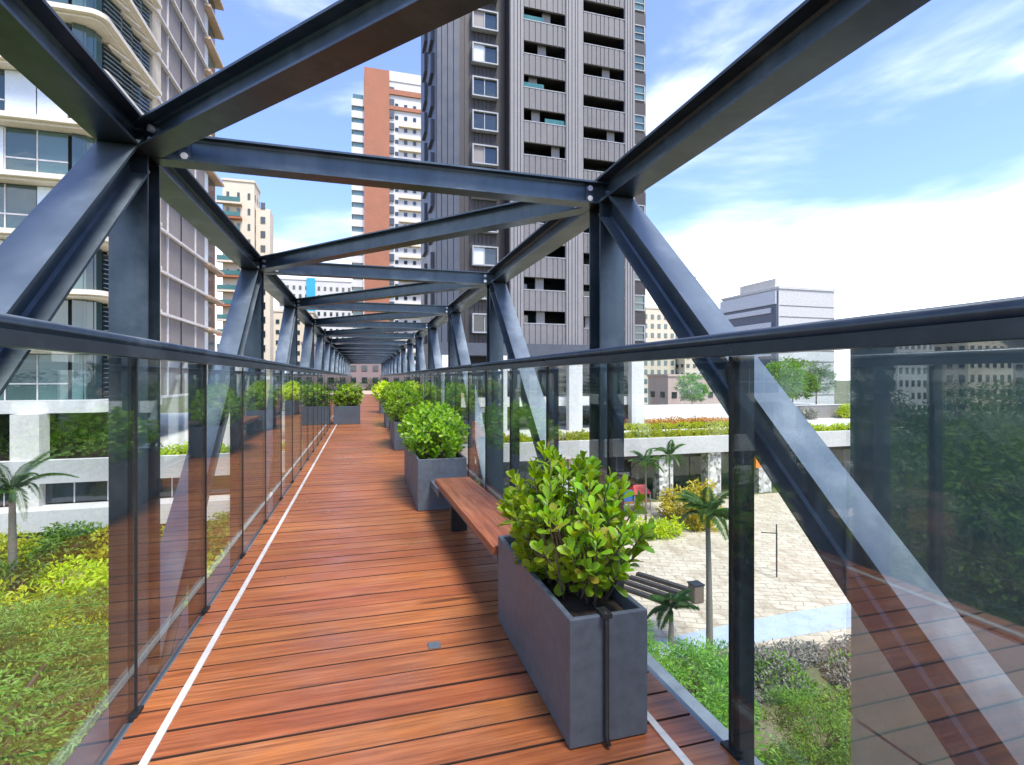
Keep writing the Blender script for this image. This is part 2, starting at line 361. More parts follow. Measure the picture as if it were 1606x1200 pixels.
# deck planks: each its own board with eased edges
DX0, DX1 = -.835, 1.215
def plank(w):
    ch = .002; h = .032
    pts = [(-w / 2, -h), (w / 2, -h), (w / 2, -ch), (w / 2 - ch, 0), (-w / 2 + ch, 0), (-w / 2, -ch)]
    me = MB().prof(pts, (DX0, 0, 0), (DX1, 0, 0)).mesh('deck_plank', 'wood'); me.materials.append(M['edgeshade'])
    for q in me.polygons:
        if q.normal.z < .9: q.material_index = 1  # sides and chamfers take the painted gap shade
    return me
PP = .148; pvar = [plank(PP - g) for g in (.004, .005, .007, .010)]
y = -1.6; i = 0
while y < yend - .1 and i < 296:
    g = pvar[3] if i % 2 == 0 and R.random() < .6 else R.choice(pvar)
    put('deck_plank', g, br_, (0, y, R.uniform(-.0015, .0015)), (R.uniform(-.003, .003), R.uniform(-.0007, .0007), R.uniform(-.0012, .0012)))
    y += PP; i += 1
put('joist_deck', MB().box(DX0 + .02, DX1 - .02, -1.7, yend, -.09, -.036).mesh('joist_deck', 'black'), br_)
for x in (-.709, 1.046):
    put('edge_strip', MB().box(x - .014, x + .014, -1.6, yend, -.002, .006).mesh('edge_strip', 'strip'), br_)
bev(put('inspection_plate', MB().box(.30, .36, 2.48, 2.54, -.002, .006).mesh('inspection_plate', 'planter'), br_), .004)
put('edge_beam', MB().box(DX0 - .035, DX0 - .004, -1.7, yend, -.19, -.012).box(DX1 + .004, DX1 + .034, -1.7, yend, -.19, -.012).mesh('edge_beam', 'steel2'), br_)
put('landing_slab', MB().box(-6, 8, yend + .1, yend + 12, -.4, -.02).mesh('landing_slab', 'soilpath'), br_)

# glass balustrades, one along each edge
def balustrade(side, xg, label, ph, sp):
    t = thing('glass_balustrade', label, 'balustrade', (xg, 0, 0), group='glass balustrades along the deck')
    o = side
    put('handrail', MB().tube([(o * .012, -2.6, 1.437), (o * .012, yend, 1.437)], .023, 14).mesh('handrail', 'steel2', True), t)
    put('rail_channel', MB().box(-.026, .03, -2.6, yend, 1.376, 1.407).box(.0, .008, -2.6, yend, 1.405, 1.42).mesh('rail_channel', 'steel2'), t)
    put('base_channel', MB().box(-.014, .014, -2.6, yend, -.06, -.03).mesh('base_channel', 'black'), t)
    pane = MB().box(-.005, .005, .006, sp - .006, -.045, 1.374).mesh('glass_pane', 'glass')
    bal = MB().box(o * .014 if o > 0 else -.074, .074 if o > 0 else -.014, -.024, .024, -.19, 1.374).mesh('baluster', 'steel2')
    cl = MB().box(-.02, .02, -.035, .035, -.065, .01).mesh('glass_clamp', 'black')
    sl_ = MB().box(-.009, .009, -.005, .005, -.028, 1.373).mesh('glass_seal', 'black')
    k0 = -4; k = k0
    while ph + k * sp < yend - .5:
        y = ph + k * sp
        put('baluster', bal, t, (0, y, 0)); put('glass_clamp', cl, t, (0, y, 0)); put('glass_seal', sl_, t, (0, y, 0))
        y1 = min(y + sp, yend)
        if not (side > 0 and y < 1.3): put('glass_pane', pane, t, (0, y, 0))
        k += 1
    return t
balustrade(-1, -.85, 'glass balustrade with dark handrail along the deck edge facing the curved-corner tower', 2.32, .92)
rt = balustrade(1, 1.235, 'glass balustrade with dark handrail along the deck edge behind the planters and benches', 1.52, .938)
put('glass_pane', MB().box(-.005, .005, 1.082, 1.514, -.045, 1.374).mesh('narrow_pane', 'glass'), rt)
put('glass_pane', MB().box(-.005, .005, -.15, 1.072, -.045, 1.374).mesh('mirror_pane', 'glassm'), rt, label='mirror-like glass pane reflecting trees and towers')
put('glass_pane', MB().box(-.005, .005, -2.4, -.16, -.045, 1.374).mesh('mirror_pane', 'glassm'), rt)

# ------------------------------------------------------------ planters, shrubs, benches
def planter(x0, x1, y0, y1, h, label, pipe=False):
    cx, cy = (x0 + x1) / 2, (y0 + y1) / 2; a, b = (x1 - x0) / 2, (y1 - y0) / 2; w = .022
    t = thing('planter_box', label, 'planter', (cx, cy, .004), group='grey planter boxes on the deck')
    m = MB(); o = [(-a, -b), (a, -b), (a, b), (-a, b)]; n = [(-a + w, -b + w), (a - w, -b + w), (a - w, b - w), (-a + w, b - w)]
    vs = [(x, y, 0) for x, y in o] + [(x, y, h) for x, y in o] + [(x, y, h) for x, y in n] + [(x, y, h - .09) for x, y in n]
    fs = [(3, 2, 1, 0), (12, 13, 14, 15)]
    for i in range(4):
        j = (i + 1) % 4; fs += [(i, j, j + 4, i + 4), (i + 4, j + 4, j + 8, i + 8), (i + 8, j + 8, j + 12, i + 12)]
    m.add(vs, fs); bev(put('box', m.mesh('box', 'planter'), t), .005)
    s_ = MB(); nx, ny = 10, 24
    for i in range(nx + 1):
        for j in range(ny + 1):
            u = -a + w + (2 * (a - w)) * i / nx; v = -b + w + 2 * (b - w) * j / ny
            s_.v.append((u, v, h - .055 + .02 * mnoise.noise((u * 14 + cx, v * 14 + cy, 3))))
    for i in range(nx):
        for j in range(ny):
            q = i * (ny + 1) + j; s_.f.append((q, q + ny + 1, q + ny + 2, q + 1))
    put('soil', s_.mesh('soil', 'soil', True), t)
    if pipe:
        px = -a + (x1 - x0) * .44
        put('irrigation_pipe', MB().tube([(px + .006, -b + .05, h - .07), (px, -b + .03, h + .008), (px, -b - .008, h + .006), (px, -b - .012, h - .03), (px, -b - .012, .03), (px, -b - .03, .006)], .009, 8).mesh('irrigation_pipe', 'black', True), t)
        put('pipe_clip', MB().box(px - .018, px + .018, -b - .022, -b + .04, h - .004, h + .012).mesh('pipe_clip', 'black'), t)
    return t

def shrub_points(rx, ry, h, n, r):
    pts = []
    while len(pts) < n:
        x, y = r.uniform(-1, 1), r.uniform(-1, 1); z = r.uniform(.05, 1)
        e = (x * x + y * y) ** .5
        lim = .62 + .5 * math.sin(min(1, z * 1.15) * math.pi * .75)
        if e > lim or z > 1.02 - .35 * e * e + .12 * mnoise.noise((x * 2.2, y * 2.2, rx * 9)): continue
        if e < .45 and z < .62 and r.random() < .75: continue
        pts.append(Vector((x * rx, y * ry, z * h)))
    return pts

def big_shrub(loc, rx, ry, h, label, seed):
    """near shrub: stems and whorls of broad leaves, the 300 nearest leaves each an object"""
    r = random.Random(seed)
    t = thing('shrub', label, 'shrub', loc, group='shrubs growing in the planter boxes')
    tips = shrub_points(rx, ry, h, 175, r); st = MB(); leaves = []
    for tip in tips:
        root = Vector((tip.x * .35 + r.uniform(-.03, .03), tip.y * .62 + r.uniform(-.05, .05), -.01))
        root.x = max(-rx * .55, min(rx * .55, root.x))
        mid = root.lerp(tip, .55) + Vector((0, 0, .03 * h))
        st.tube([root, mid, tip], [.0055, .004, .0025], 5, False)
        ax = ((tip - mid).normalized() + Vector((tip.x * .9, tip.y * .5, .35))).normalized()
        ref = ax.orthogonal().normalized(); nl = r.randint(8, 11); ph = r.uniform(0, 6.28)
        for k in range(nl):
            f = k / (nl - 1); ang = ph + k * 2.4; rad = Quaternion(ax, ang) @ ref
            tilt = math.radians(66 - 48 * f) + r.uniform(-.18, .18)
            d = (ax * math.cos(tilt) + rad * math.sin(tilt) + Vector((0, 0, .12))).normalized()
            nrm = (ax * math.sin(tilt) - rad * math.cos(tilt) + rv(r) * .18).normalized()
            p = tip - ax * (.085 * (1 - f)) + ax * .01
            leaves.append((p, d, nrm, r.uniform(.052, .080) * (1.05 - .3 * f)))
    cp = Vector((0, 0, H)) - Vector(loc)
    leaves.sort(key=lambda q: (q[0] - cp).length - .5 * q[0].z)
    vars_ = [MB().leaf(Vector(), Vector((0, 1, 0)), Vector((0, 0, 1)), 1, w, fo, cu).mesh('leaf', 'leafbig', True) for w, fo, cu in ((.48, .34, .06), (.54, .26, .14), (.42, .46, .0), (.5, .38, .2))]
    rest = MB()
    for i, (p, d, nrm, ln) in enumerate(leaves):
        x = d.cross(nrm).normalized(); u = x.cross(d)
        if i < 300:
            o = put('leaf', vars_[i % 4], t); o.matrix_local = Matrix.Translation(p) @ Matrix((x, d, u)).transposed().to_4x4() @ Matrix.Scale(ln, 4)
        else: rest.leaf(p, d, u, ln, ln * r.uniform(.5, .62), r.uniform(.2, .4), r.uniform(0, .25))
    put('leaves', rest.mesh('leaves', 'leafbig', True), t, kind='stuff')
    put('stems', st.mesh('stems', 'bark'), t)
    return t

def ball_shrub(loc, rx, ry, h, label, seed, n=900, ln=.06, mat='leafy'):
    r = random.Random(seed); t = thing('shrub', label, 'shrub', loc, group='shrubs growing in the planter boxes'); m = MB(); st = MB()
    for tip in shrub_points(rx, ry, h, n // 6, r):
        ax = (Vector((tip.x / rx, tip.y / ry, .9 * tip.z / h)).normalized() + Vector((0, 0, .5)) + rv(r) * .35).normalized(); ref = ax.orthogonal().normalized(); ph = r.uniform(0, 6.28)
        if r.random() < .3: st.tube([(tip.x * .3, tip.y * .6, -.01), tip * .6, tip], [.006, .005, .003], 4, False)
        for k in range(6):
            rad = Quaternion(ax, ph + k * 2.4) @ ref; tl = math.radians(72 - 9 * k) + r.uniform(-.2, .2)
            m.leaf(tip - ax * (.04 - .008 * k), ax * math.cos(tl) + rad * math.sin(tl), ax * math.sin(tl) - rad * math.cos(tl), ln * r.uniform(.75, 1.15), ln * r.uniform(.45, .6), .25, .12)
    put('leaves', m.mesh('leaves', mat, True), t, kind='stuff'); put('stems', st.mesh('stems', 'bark'), t)
    return t

planter(.69, .995, 1.67, 2.67, .452, 'long grey planter box with a black pipe clipped down its end', True)
big_shrub((.885, 2.17, .40), .255, .45, .57, 'open shrub of broad glossy leaves in the planter with the black pipe', 5)
planter(.505, .985, 5.05, 6.75, .50, 'deep grey planter box behind the far end of the wooden bench')
ball_shrub((.75, 5.85, .43), .35, .85, .58, 'dense round shrub in the planter at the far end of the wooden bench', 6, 2600, .062)
planter(.53, .98, 9.4, 10.9, .50, 'grey planter box next beyond the dense round shrub')
ball_shrub((.76, 10.1, .43), .36, .78, .74, 'tall bright shrub in the planter next beyond the dense round shrub', 8, 2000, .07)
planter(.56, 1.0, 13.6, 15.1, .50, 'grey planter box standing across the deck from the lone planter')
ball_shrub((.80, 14.3, .43), .36, .75, .74, 'bright shrub in the planter across the deck from the lone planter', 9, 1500, .08)
planter(.58, 1.02, 19.0, 20.5, .50, 'small distant grey planter box beyond the lone planter')
ball_shrub((.72, 19.7, .43), .42, .75, .72, 'yellow-green shrub in the small distant planter box', 10, 1000, .10, 'lime')
planter(-.79, -.09, 15.0, 15.7, .50, 'lone grey planter box standing over the pale strip beside the glass')
ball_shrub((-.44, 15.3, .43), .43, .36, .70, 'yellow-green rounded shrub in the lone planter over the pale strip', 12, 1500, .08)

def bench(c, ang, ln, wd, zt, label):
    t = thing('bench', label, 'bench', (c[0], c[1], 0), ang, group='wooden benches between the planters')
    bev(put('seat', MB().box(-wd / 2, wd / 2, -ln / 2, ln / 2, zt - .045, zt).mesh('seat', 'benchwood'), t), .004)
    put('support_rail', MB().box(-wd / 2 + .035, -wd / 2 + .075, -ln / 2 + .03, ln / 2 - .03, zt - .10, zt - .047).box(wd / 2 - .075, wd / 2 - .035, -ln / 2 + .03, ln / 2 - .03, zt - .10, zt - .047).mesh('support_rail', 'planter'), t)
    put('bracket', MB().box(-wd / 2 + .03, wd / 2 - .03, ln / 2 - .05, ln / 2 + .43, zt - .16, zt - .101).mesh('bracket', 'planter'), t)
    put('leg', MB().box(-wd / 2 + .09, wd / 2 - .09, -.02, .02, .004, zt - .101).mesh('leg', 'black'), t, (0, ln / 2 - .3, 0))
bench((.795, 3.66, 0), math.radians(1.6), 1.94, .315, .395, 'thick red hardwood bench between the two nearest planter boxes')
bench((.80, 12.2, 0), 0, 2.2, .32, .40, 'small distant hardwood bench beyond the tall bright shrub')

# ------------------------------------------------------------ added backing shaft, so reflections show in the near pane
sh = thing('backing_shaft', 'added grey panel-clad shaft backing the reflections in the near pane', 'backing shaft', (2.55, 0, G))
M['shaft'] = plain('grey_backing_panel', (.56, .55, .53), .6, var=.12, scale=.8, rv=.06)
put('core', MB().box(.03, 2.6, -3, 2.17, 0, 9.54).mesh('core', 'black'), sh)
pme = MB().box(0, .028, .006, 1.29, .006, .76).mesh('cladding_panel', 'shaft'); pme2 = MB().box(.006, 1.29, 0, .028, .006, .76).mesh('cladding_panel', 'shaft'); pmg = MB().box(0, .028, .004, 1.296, .003, 1.29).mesh('glazing_panel', 'glazing'); pmg2 = MB().box(.004, 1.296, 0, .028, .003, 1.29).mesh('glazing_panel', 'glazing')  # pale lower and dark upper panels, split along the mirrored deck edge
for j in range(4): put('glazing_panel', pmg, sh, (0, -3 + j * 1.3, 8.24))
for j in range(2): put('glazing_panel', pmg2, sh, (.03 + j * 1.3, 2.172, 8.24))
for k in range(11):
    for j in range(4): put('cladding_panel', pme, sh, (0, -3 + j * 1.3, -.262 + k * .772))
    for j in range(2): put('cladding_panel', pme2, sh, (.03 + j * 1.3, 2.172, -.262 + k * .772))
put('coping', MB().box(-.02, 2.62, -3.02, 2.22, 9.54, 9.60).mesh('coping', 'steel2'), sh)

# ------------------------------------------------------------ podium across the view
pod = thing('podium', 'long low concrete podium with planted roof edge under the towers', 'building', (0, 34, G))
put('roof_slab', MB().box(-48, 80, .3, 46, 3.55, 4.5).mesh('roof_slab', 'concrete'), pod)
ul = MB().add([(-48, .1, 3.5), (80, .1, 3.5), (80, -.15, 4.8), (-48, -.15, 4.8), (-48, .29, 3.5), (80, .29, 3.5), (80, .29, 4.8), (-48, .29, 4.8)], [(0, 1, 2, 3), (3, 2, 6, 7), (4, 5, 1, 0), (7, 6, 5, 4), (0, 3, 7, 4), (1, 5, 6, 2)])
put('parapet', ul.mesh('parapet', 'white'), pod)
put('back_wall', MB().box(-48, 80, 4.2, 4.4, 0, 3.54).mesh('back_wall', 'greywall'), pod)
pg = MB().box(.03, 1.57, 0, .03, .02, 1.15).mesh('pane', 'wg'); fr = MB().box(-.03, .03, -.04, .05, 0, 1.2).mesh('mullion', 'joint')
for k in range(22):
    put('pane', pg, pod, (-34.8 + k * 1.6, .7, 2.3)); put('mullion', fr, pod, (-34.8 + k * 1.6, .7, 2.28))
put('terrace_wall', MB().box(-48, -1.6, -1.0, .6, 1.15, 2.25).mesh('terrace_wall', 'white'), pod)
pg2 = MB().box(.03, 1.77, 0, .03, 0, 1.13).mesh('pane', 'wg'); fr2 = MB().box(-.03, .03, -.04, .05, 0, 1.14).mesh('mullion', 'joint')
for k in range(20):
    put('pane', pg2, pod, (-37.6 + k * 1.8, -.6, .01)); put('mullion', fr2, pod, (-37.6 + k * 1.8, -.6, 0))
t = NT('speckled_stone'); p = t.pos(); v = t.new('ShaderNodeTexVoronoi', {'Vector': p, 'Scale': 4.0})
t.set(color=t.ramp(v.outputs['Color'], [(.2, (.16, .15, .14)), (.5, (.42, .40, .36)), (.8, (.62, .6, .56))]), rough=.8); M['speckle'] = t.m
cm = MB().box(-.6, .6, 0, .9, 0, 3.49).mesh('column', 'speckle')
for x in (3.2, 8.4, 14.8, 22.1, 26.4, 31.2, 36.4, 42): put('column', cm, pod, (x, .45, 0))
pg3 = MB().box(.04, 2.06, 0, .03, .02, 3.2).mesh('pane', 'wg')
for k in range(20): put('pane', pg3, pod, (1.5 + k * 2.1, 4.12, 0))
put('canopy_beam', MB().box(0, 46, 1.5, 2.1, 3.0, 3.5).mesh('canopy_beam', 'darkclad'), pod)
put('sign_panel', MB().box(30.0, 30.5, .1, .3, 2.1, 3.3).mesh('sign_panel', 'orangep'), pod)

# ------------------------------------------------------------ curved-corner tower on the left
lt = thing('office_tower', 'pale tower with cream floor bands, louvred bays and a rounded corner', 'building', (-15, 35.5, G))
def corner(x1, y0, x0, y1, r=1.2, n=6):
    pts = [(x0, y0)]
    for i in range(n + 1):
        a = -math.pi / 2 + math.pi / 2 * i / n; pts.append((x1 - r + r * math.cos(a), y0 + r + r * math.sin(a)))
    return pts + [(x1, y1), (x0, y1)]
bandm = MB().prism(corner(.75, -.7, -30, 8.2, .75, 8), -.14, .14).prism(corner(.45, -.4, -30, 8.2, .6, 8), -.30, -.141).mesh('floor_band', 'band')
bandw = MB().prism(corner(.75, -.7, -30, 8.2, .75, 8), -.45, .25).mesh('floor_band', 'white')
FH = 3.2; NF = 14; zb = 7.75
put('core', MB().prism(corner(-.75, .75, -29.8, 24, 1.2), zb - .2, zb + NF * FH).mesh('core', 'darkclad'), lt)
wp = MB().box(.02, 1.45, -.06, .06, .2, FH - .34).mesh('white_panel', 'whitepanel')
gp = MB().box(.02, 1.45, -.03, .03, .2, FH - .34).mesh('pane', 'wg_blue'); gm = MB().box(.02, 1.45, -.05, .05, 1.15, 1.23).box(-.03, .03, -.07, .07, .2, FH - .34).mesh('pane_frame', 'joint')
sg = MB().box(.02, 1.5, -.03, .03, .2, FH - .34).mesh('pane', 'wg')
sl = MB()
for i in range(9): sl.box(.05, 1.48, -.13, -.04, .35 + i * .29, .39 + i * .29)
sl_me = sl.mesh('louvre_slats', 'louvre')
tooth = MB().add([(0, 0, 0), (1.5, 0, 0), (1.5, -.62, 0), (0, -.1, 0), (0, 0, -.16), (1.5, 0, -.16), (1.5, -.62, -.16), (0, -.1, -.16)], [(0, 1, 2, 3), (7, 6, 5, 4), (0, 3, 7, 4), (1, 5, 6, 2), (3, 2, 6, 7), (0, 4, 5, 1)]).mesh('band_tooth', 'band')
for f in range(NF + 1):
    z = zb + f * FH
    put('floor_band', bandm if f else bandw, lt, (0, 0, z))
    if f == NF: break
    for k in range(-6, 9):       # front bays
        x = -14.9 + k * 1.5; kind = (0, 1, 0, 1, 1, 0, 2)[(k * 2 + f * 3) % 7]
        if kind == 1: put('white_panel', wp, lt, (x, .35, z))
        else:
            p_ = put('pane', gp, lt, (x, .4, z)); put('pane_frame', gm, p_)
    for q in range(3):           # rounded corner panes
        a = math.radians(-75 + q * 30); cx, cy = -1.15 + .9 * math.cos(a), 1.2 + .9 * math.sin(a)
        put('pane', gp, lt, (cx + .3 * math.sin(a), cy - .3 * math.cos(a), z), (0, 0, a + math.pi / 2), (.45, 1, 1))
    for k in range(4):           # louvred side bays, set saw-tooth
        p_ = put('pane', sg, lt, (-.42, 1.9 + k * 1.55, z), (0, 0, math.radians(90 - 16))); put('louvre_slats', sl_me, p_)
        if f: put('band_tooth', tooth, lt, (-.1, 1.85 + k * 1.55, z - .345), (0, 0, math.radians(90)))
gpan = {}
def gp_(w):
    if w not in gpan:
        m = MB().box(-.2, 0, .03, w - .03, .16, FH - .05)
        n_ = max(2, int(w / .3))
        for i in range(n_): m.box(0, .035, .06 + i * (w - .1) / n_, .06 + (i + .55) * (w - .1) / n_, .18, FH - .07)
        gpan[w] = m.mesh('wall_panel', 'greywall')
    return gpan[w]
for f in range(NF):
    z = zb + f * FH
    put('pier_panel', MB().box(-.3, .12, 8.25, 9.9, z + .03, z + FH - .03).mesh('pier_panel', 'cream'), lt)
    for y0, w in ((10.0, 1.5), (11.6, 3.1), (14.9, 3.6), (18.7, 3.0)):
        put('wall_panel', gp_(w), lt, (0, y0, z))
    put('floor_joint', MB().box(-.2, .3, 8.25, 21.8, z - .05, z + .14).mesh('floor_joint', 'joint'), lt)
for y0 in (11.5, 18.55): put('wall_joint', MB().box(-.2, .1, y0, y0 + .1, zb, zb + NF * FH).mesh('wall_joint', 'joint'), lt)
put('wall_slit', MB().box(-.2, .06, 14.73, 14.87, zb, zb + NF * FH).mesh('wall_slit', 'black'), lt)
for f in range(NF):
    z = zb + f * FH
    put('balcony_band', MB().box(-2, .45, 21.9, 27.2, z - .15, z + .10).mesh('balcony_band', 'brown'), lt)
    put('white_panel', MB().box(-.6, -.2, 21.9, 23.6, z + .26, z + FH - .26).mesh('white_panel', 'whitepanel'), lt)
    put('pane', MB().box(-.6, -.3, 23.7, 26.6, z + .26, z + FH - .26).mesh('pane', 'wg_blue'), lt)
colm = MB().box(-.65, .65, -.5, .5, 2.25, zb - .46).mesh('column', 'concrete')
for x in (-2.6, -9.2, -15.8): put('column', colm, lt, (x, -.9, 0))
put('undercroft_wall', MB().box(-29, -.8, 4, 4.3, 4.5, zb - .5).mesh('undercroft_wall', 'darkclad'), lt)

# ------------------------------------------------------------ dark ribbed tower in the middle
dt = thing('apartment_tower', 'dark grey ribbed apartment tower with long loggia slots', 'building', (12.6, 44.5, G))
F2 = 3.05; zs = 15.1 - .58; ZTOP = 62
z00 = 12.3
def ribs(w, z0, z1, rw=.62, dep=.07, y=0, seed=1):
    m = MB(); r = random.Random(seed); m.box(0, w, y, y + .15, z0, z1); x = .05
    while x < w - .1:
        q = min(rw * r.uniform(.75, 1.2), w - .05 - x); m.box(x, x + q - .07, y - dep, y - .001, z0, z1); x += q
    return m
put('core', MB().box(-.0, 14.9, 3.6, 14, 4.5, ZTOP).box(-6.1, -.02, 2.4, 14, 4.5, ZTOP).mesh('core', 'black'), dt)
piers = [(0, 1.3, 0), (5.35, 6.9, 0), (6.91, 7.75, 1.4), (12.15, 13.3, 1.4)]
for i, (a, b, y) in enumerate(piers):
    put('pier', ribs(b - a, z00, ZTOP, .3, .10, y, i).mesh('pier', 'ribl'), dt, (a, 0, 0))
put('side_wall', MB().box(0, .2, .16, 2.4, z00, ZTOP).mesh('side_wall', 'darkclad'), dt)
put('return_wall', MB().box(6.75, 6.9, .16, 3.5, z00, ZTOP).box(13.15, 13.3, 1.56, 3.5, z00, ZTOP).mesh('return_wall', 'ribl'), dt)
sp1 = ribs(4.05, 0, F2 - 1.2, .58, .08, .05, 3).mesh('spandrel', 'rib'); sp2 = ribs(4.4, 0, F2 - 1.2, .52, .08, 1.45, 4).mesh('spandrel', 'rib')
cap1 = MB().box(0, 4.05, -.06, .25, -.07, .0).mesh('slot_sill', 'frame'); cap2 = MB().box(0, 4.4, 1.34, 1.65, -.07, 0).mesh('slot_sill', 'frame')
gl1 = MB().box(0, 1.9, 1.2, 1.25, -.2, 1.6).mesh('pane', 'wg'); fl1 = MB().box(0, 4.05, .22, 3.6, -.14, .0).mesh('loggia_floor', 'darkclad'); fl2 = MB().box(0, 4.4, 1.62, 3.6, -.14, .0).mesh('loggia_floor', 'darkclad')
gr = MB().box(0, 1.9, .06, .09, 0, .45).mesh('glass_guard', 'teal')
lc = MB().box(0, .8, .5, .6, .2, 1.64).mesh('loggia_curtain', 'ribl')
nfl = int((ZTOP - z00) / F2)
r = random.Random(4)
for f in range(nfl):
    z = z00 + f * F2
    put('spandrel', sp1, dt, (1.3, 0, z)); put('spandrel', sp2, dt, (7.75, 0, z - .15))
    z2 = z + F2 - 1.2
    s1 = put('slot_sill', cap1, dt, (1.3, 0, z2 + .07)); s2 = put('slot_sill', cap2, dt, (7.75, 0, z2 - .08))
    put('loggia_floor', fl1, dt, (1.3, 0, z + .35)); put('loggia_floor', fl2, dt, (7.75, 0, z + .2))
    put('pane', gl1, dt, (1.4 + r.choice((0, 2.05)), .6, z2 - .4)); put('pane', gl1, dt, (7.85 + r.choice((0, 2.1)), 2.0, z2 - .5))
    if r.random() < .8: put('loggia_curtain', lc, dt, (1.5 + r.uniform(0, 3), 0, z2 - .3))
    if r.random() < .6: put('loggia_curtain', lc, dt, (7.95 + r.uniform(0, 3.2), 1.4, z2 - .42))
    if r.random() < .12 or f == 9: put('glass_guard', gr, dt, (1.35 + r.choice((0, 2.0)), 0, z2 + .08))
    if r.random() < .2: put('glass_guard', gr, dt, (7.85 + r.choice((0, 2.2)), 1.4, z2 - .07))
# right-hand narrow bay with corner windows
put('corner_wall', ribs(1.9, z00, ZTOP, .35, .05, 2.6, 9).mesh('corner_wall', 'rib'), dt, (13.31, 0, 0))
wfr = MB().box(0, 1.45, -.12, .1, 0, .1).box(0, 1.45, -.12, .1, 1.5, 1.6).box(0, .1, -.12, .1, .1, 1.5).box(1.35, 1.45, -.12, .1, .1, 1.5).box(.1, 1.35, -.12, .1, .72, .8).mesh('window_frame', 'frame'); wpn = MB().box(.1, 1.35, -.02, .05, .1, 1.5).mesh('pane', 'wg_blue')
dcw = MB().box(0, 1.7, -.02, .1, 0, 1.3).mesh('dark_panel', 'darkclad')
# recessed dark part with box windows
put('recess_wall', ribs(4.3, z00, ZTOP, .45, .05, 1.6, 12).mesh('recess_wall', 'darkclad'), dt, (-4.3, 0, 0))
put('groove_wall', ribs(2.1, z00, ZTOP, .5, .12, 1.3, 13).mesh('groove_wall', 'blueclad'), dt, (-6.4, 0, 0))
put('flank_wall', MB().box(-6.4, -6.2, 1.46, 14, 4.5, ZTOP).mesh('flank_wall', 'blueclad'), dt)
bw = MB().box(0, 2.4, -.55, 0, 0, .12).box(0, 2.4, -.55, 0, 1.65, 1.77).box(0, .12, -.55, 0, .12, 1.65).box(2.28, 2.4, -.55, 0, .12, 1.65).mesh('box_window', 'frame')
bp = MB().box(.12, 2.28, -.32, -.26, .12, 1.65).mesh('pane', 'wg'); bp2 = MB().box(.12, 1.1, -.36, -.33, .12, 1.65).mesh('blind', 'whitepanel'); bp3 = MB().box(.12, 1.1, -.36, -.33, .12, 1.65).mesh('blind', 'greywall'); bmu = MB().box(1.1, 1.18, -.42, -.2, .12, 1.65).mesh('mullion', 'frame')
fw = MB().box(-.3, 0, 0, 2.2, 0, 1.9).mesh('bay_window', 'blueclad')
for f in range(nfl):
    z = z00 + f * F2
    w_ = put('window', wfr, dt, (13.55, 2.5, z + .75)); put('pane', wpn, w_); put('dark_panel', dcw, dt, (13.45, 2.5, z - .7))
    b_ = put('box_window', bw, dt, (-3.2, 1.55, z + 1.0)); put('pane', bp, b_); put('mullion', bmu, b_)
    if r.random() < .4: put('blind', r.choice((bp2, bp3, bp3)), b_, (r.choice((0, 1.1)), 0, 0))
    put('bay_window', fw, dt, (-6.4, 3.0, z + .5)); put('bay_window', fw, dt, (-6.4, 8.0, z + .5))
put('podium_beam', MB().box(-6.6, 15.3, -.7, 3.6, 11.2, 12.29).mesh('podium_beam', 'blueclad'), dt)
put('mezzanine_slab', MB().box(-6.6, 11.5, -.4, 3.5, 6.7, 7.5).mesh('mezzanine_slab', 'white'), dt)
put('lobby_wall', MB().box(-6, 14.8, 3.3, 3.55, 4.5, 11.2).mesh('lobby_wall', 'wg'), dt)
cl2 = MB().box(-.65, .65, -.35, .35, 4.5, 11.19).mesh('column', 'white')
for x in (-5.6, -1.2, 5.9, 12.2): put('column', cl2, dt, (x, -.78, 0))

# ------------------------------------------------------------ distant buildings
def block(name, label, X0, X1, Y0_, Y1_, z1, wall, bays_f, floors, win='wg', side='both', fh=None, wfrac=(.5, .5), extra=None, zb_=0, group=None):
    t = thing(name, label, 'building', ((X0 + X1) / 2, Y0_, G), group=group)
    a = (X1 - X0) / 2; d = Y1_ - Y0_; h = z1 - G
    put('wall', MB().box(-a, a, 0, d, 0, h).mesh('wall', wall), t)
    fh = fh or (h - 1.2 - zb_) / floors; m = MB(); bw_ = 2 * a / bays_f
    for f in range(floors):
        z = zb_ + .8 + f * fh
        for i in range(bays_f):
            x = -a + (i + .5 - wfrac[0] / 2) * bw_; m.box(x, x + bw_ * wfrac[0], -.12, .05, z, z + fh * wfrac[1])
        nb = max(2, int(d / bw_))
        for i in range(nb):
            y = (i + .5 - wfrac[0] / 2) * d / nb
            m.box(-a - .12, -a + .05, y, y + d / nb * wfrac[0], z, z + fh * wfrac[1]); m.box(a - .05, a + .12, y, y + d / nb * wfrac[0], z, z + fh * wfrac[1])
    put('windows', m.mesh('windows', win), t, kind='stuff')
    put('roof', MB().box(-a - .2, a + .2, -.2, d + .2, h + .01, h + .5).mesh('roof', wall), t)
    return t, a, d, h
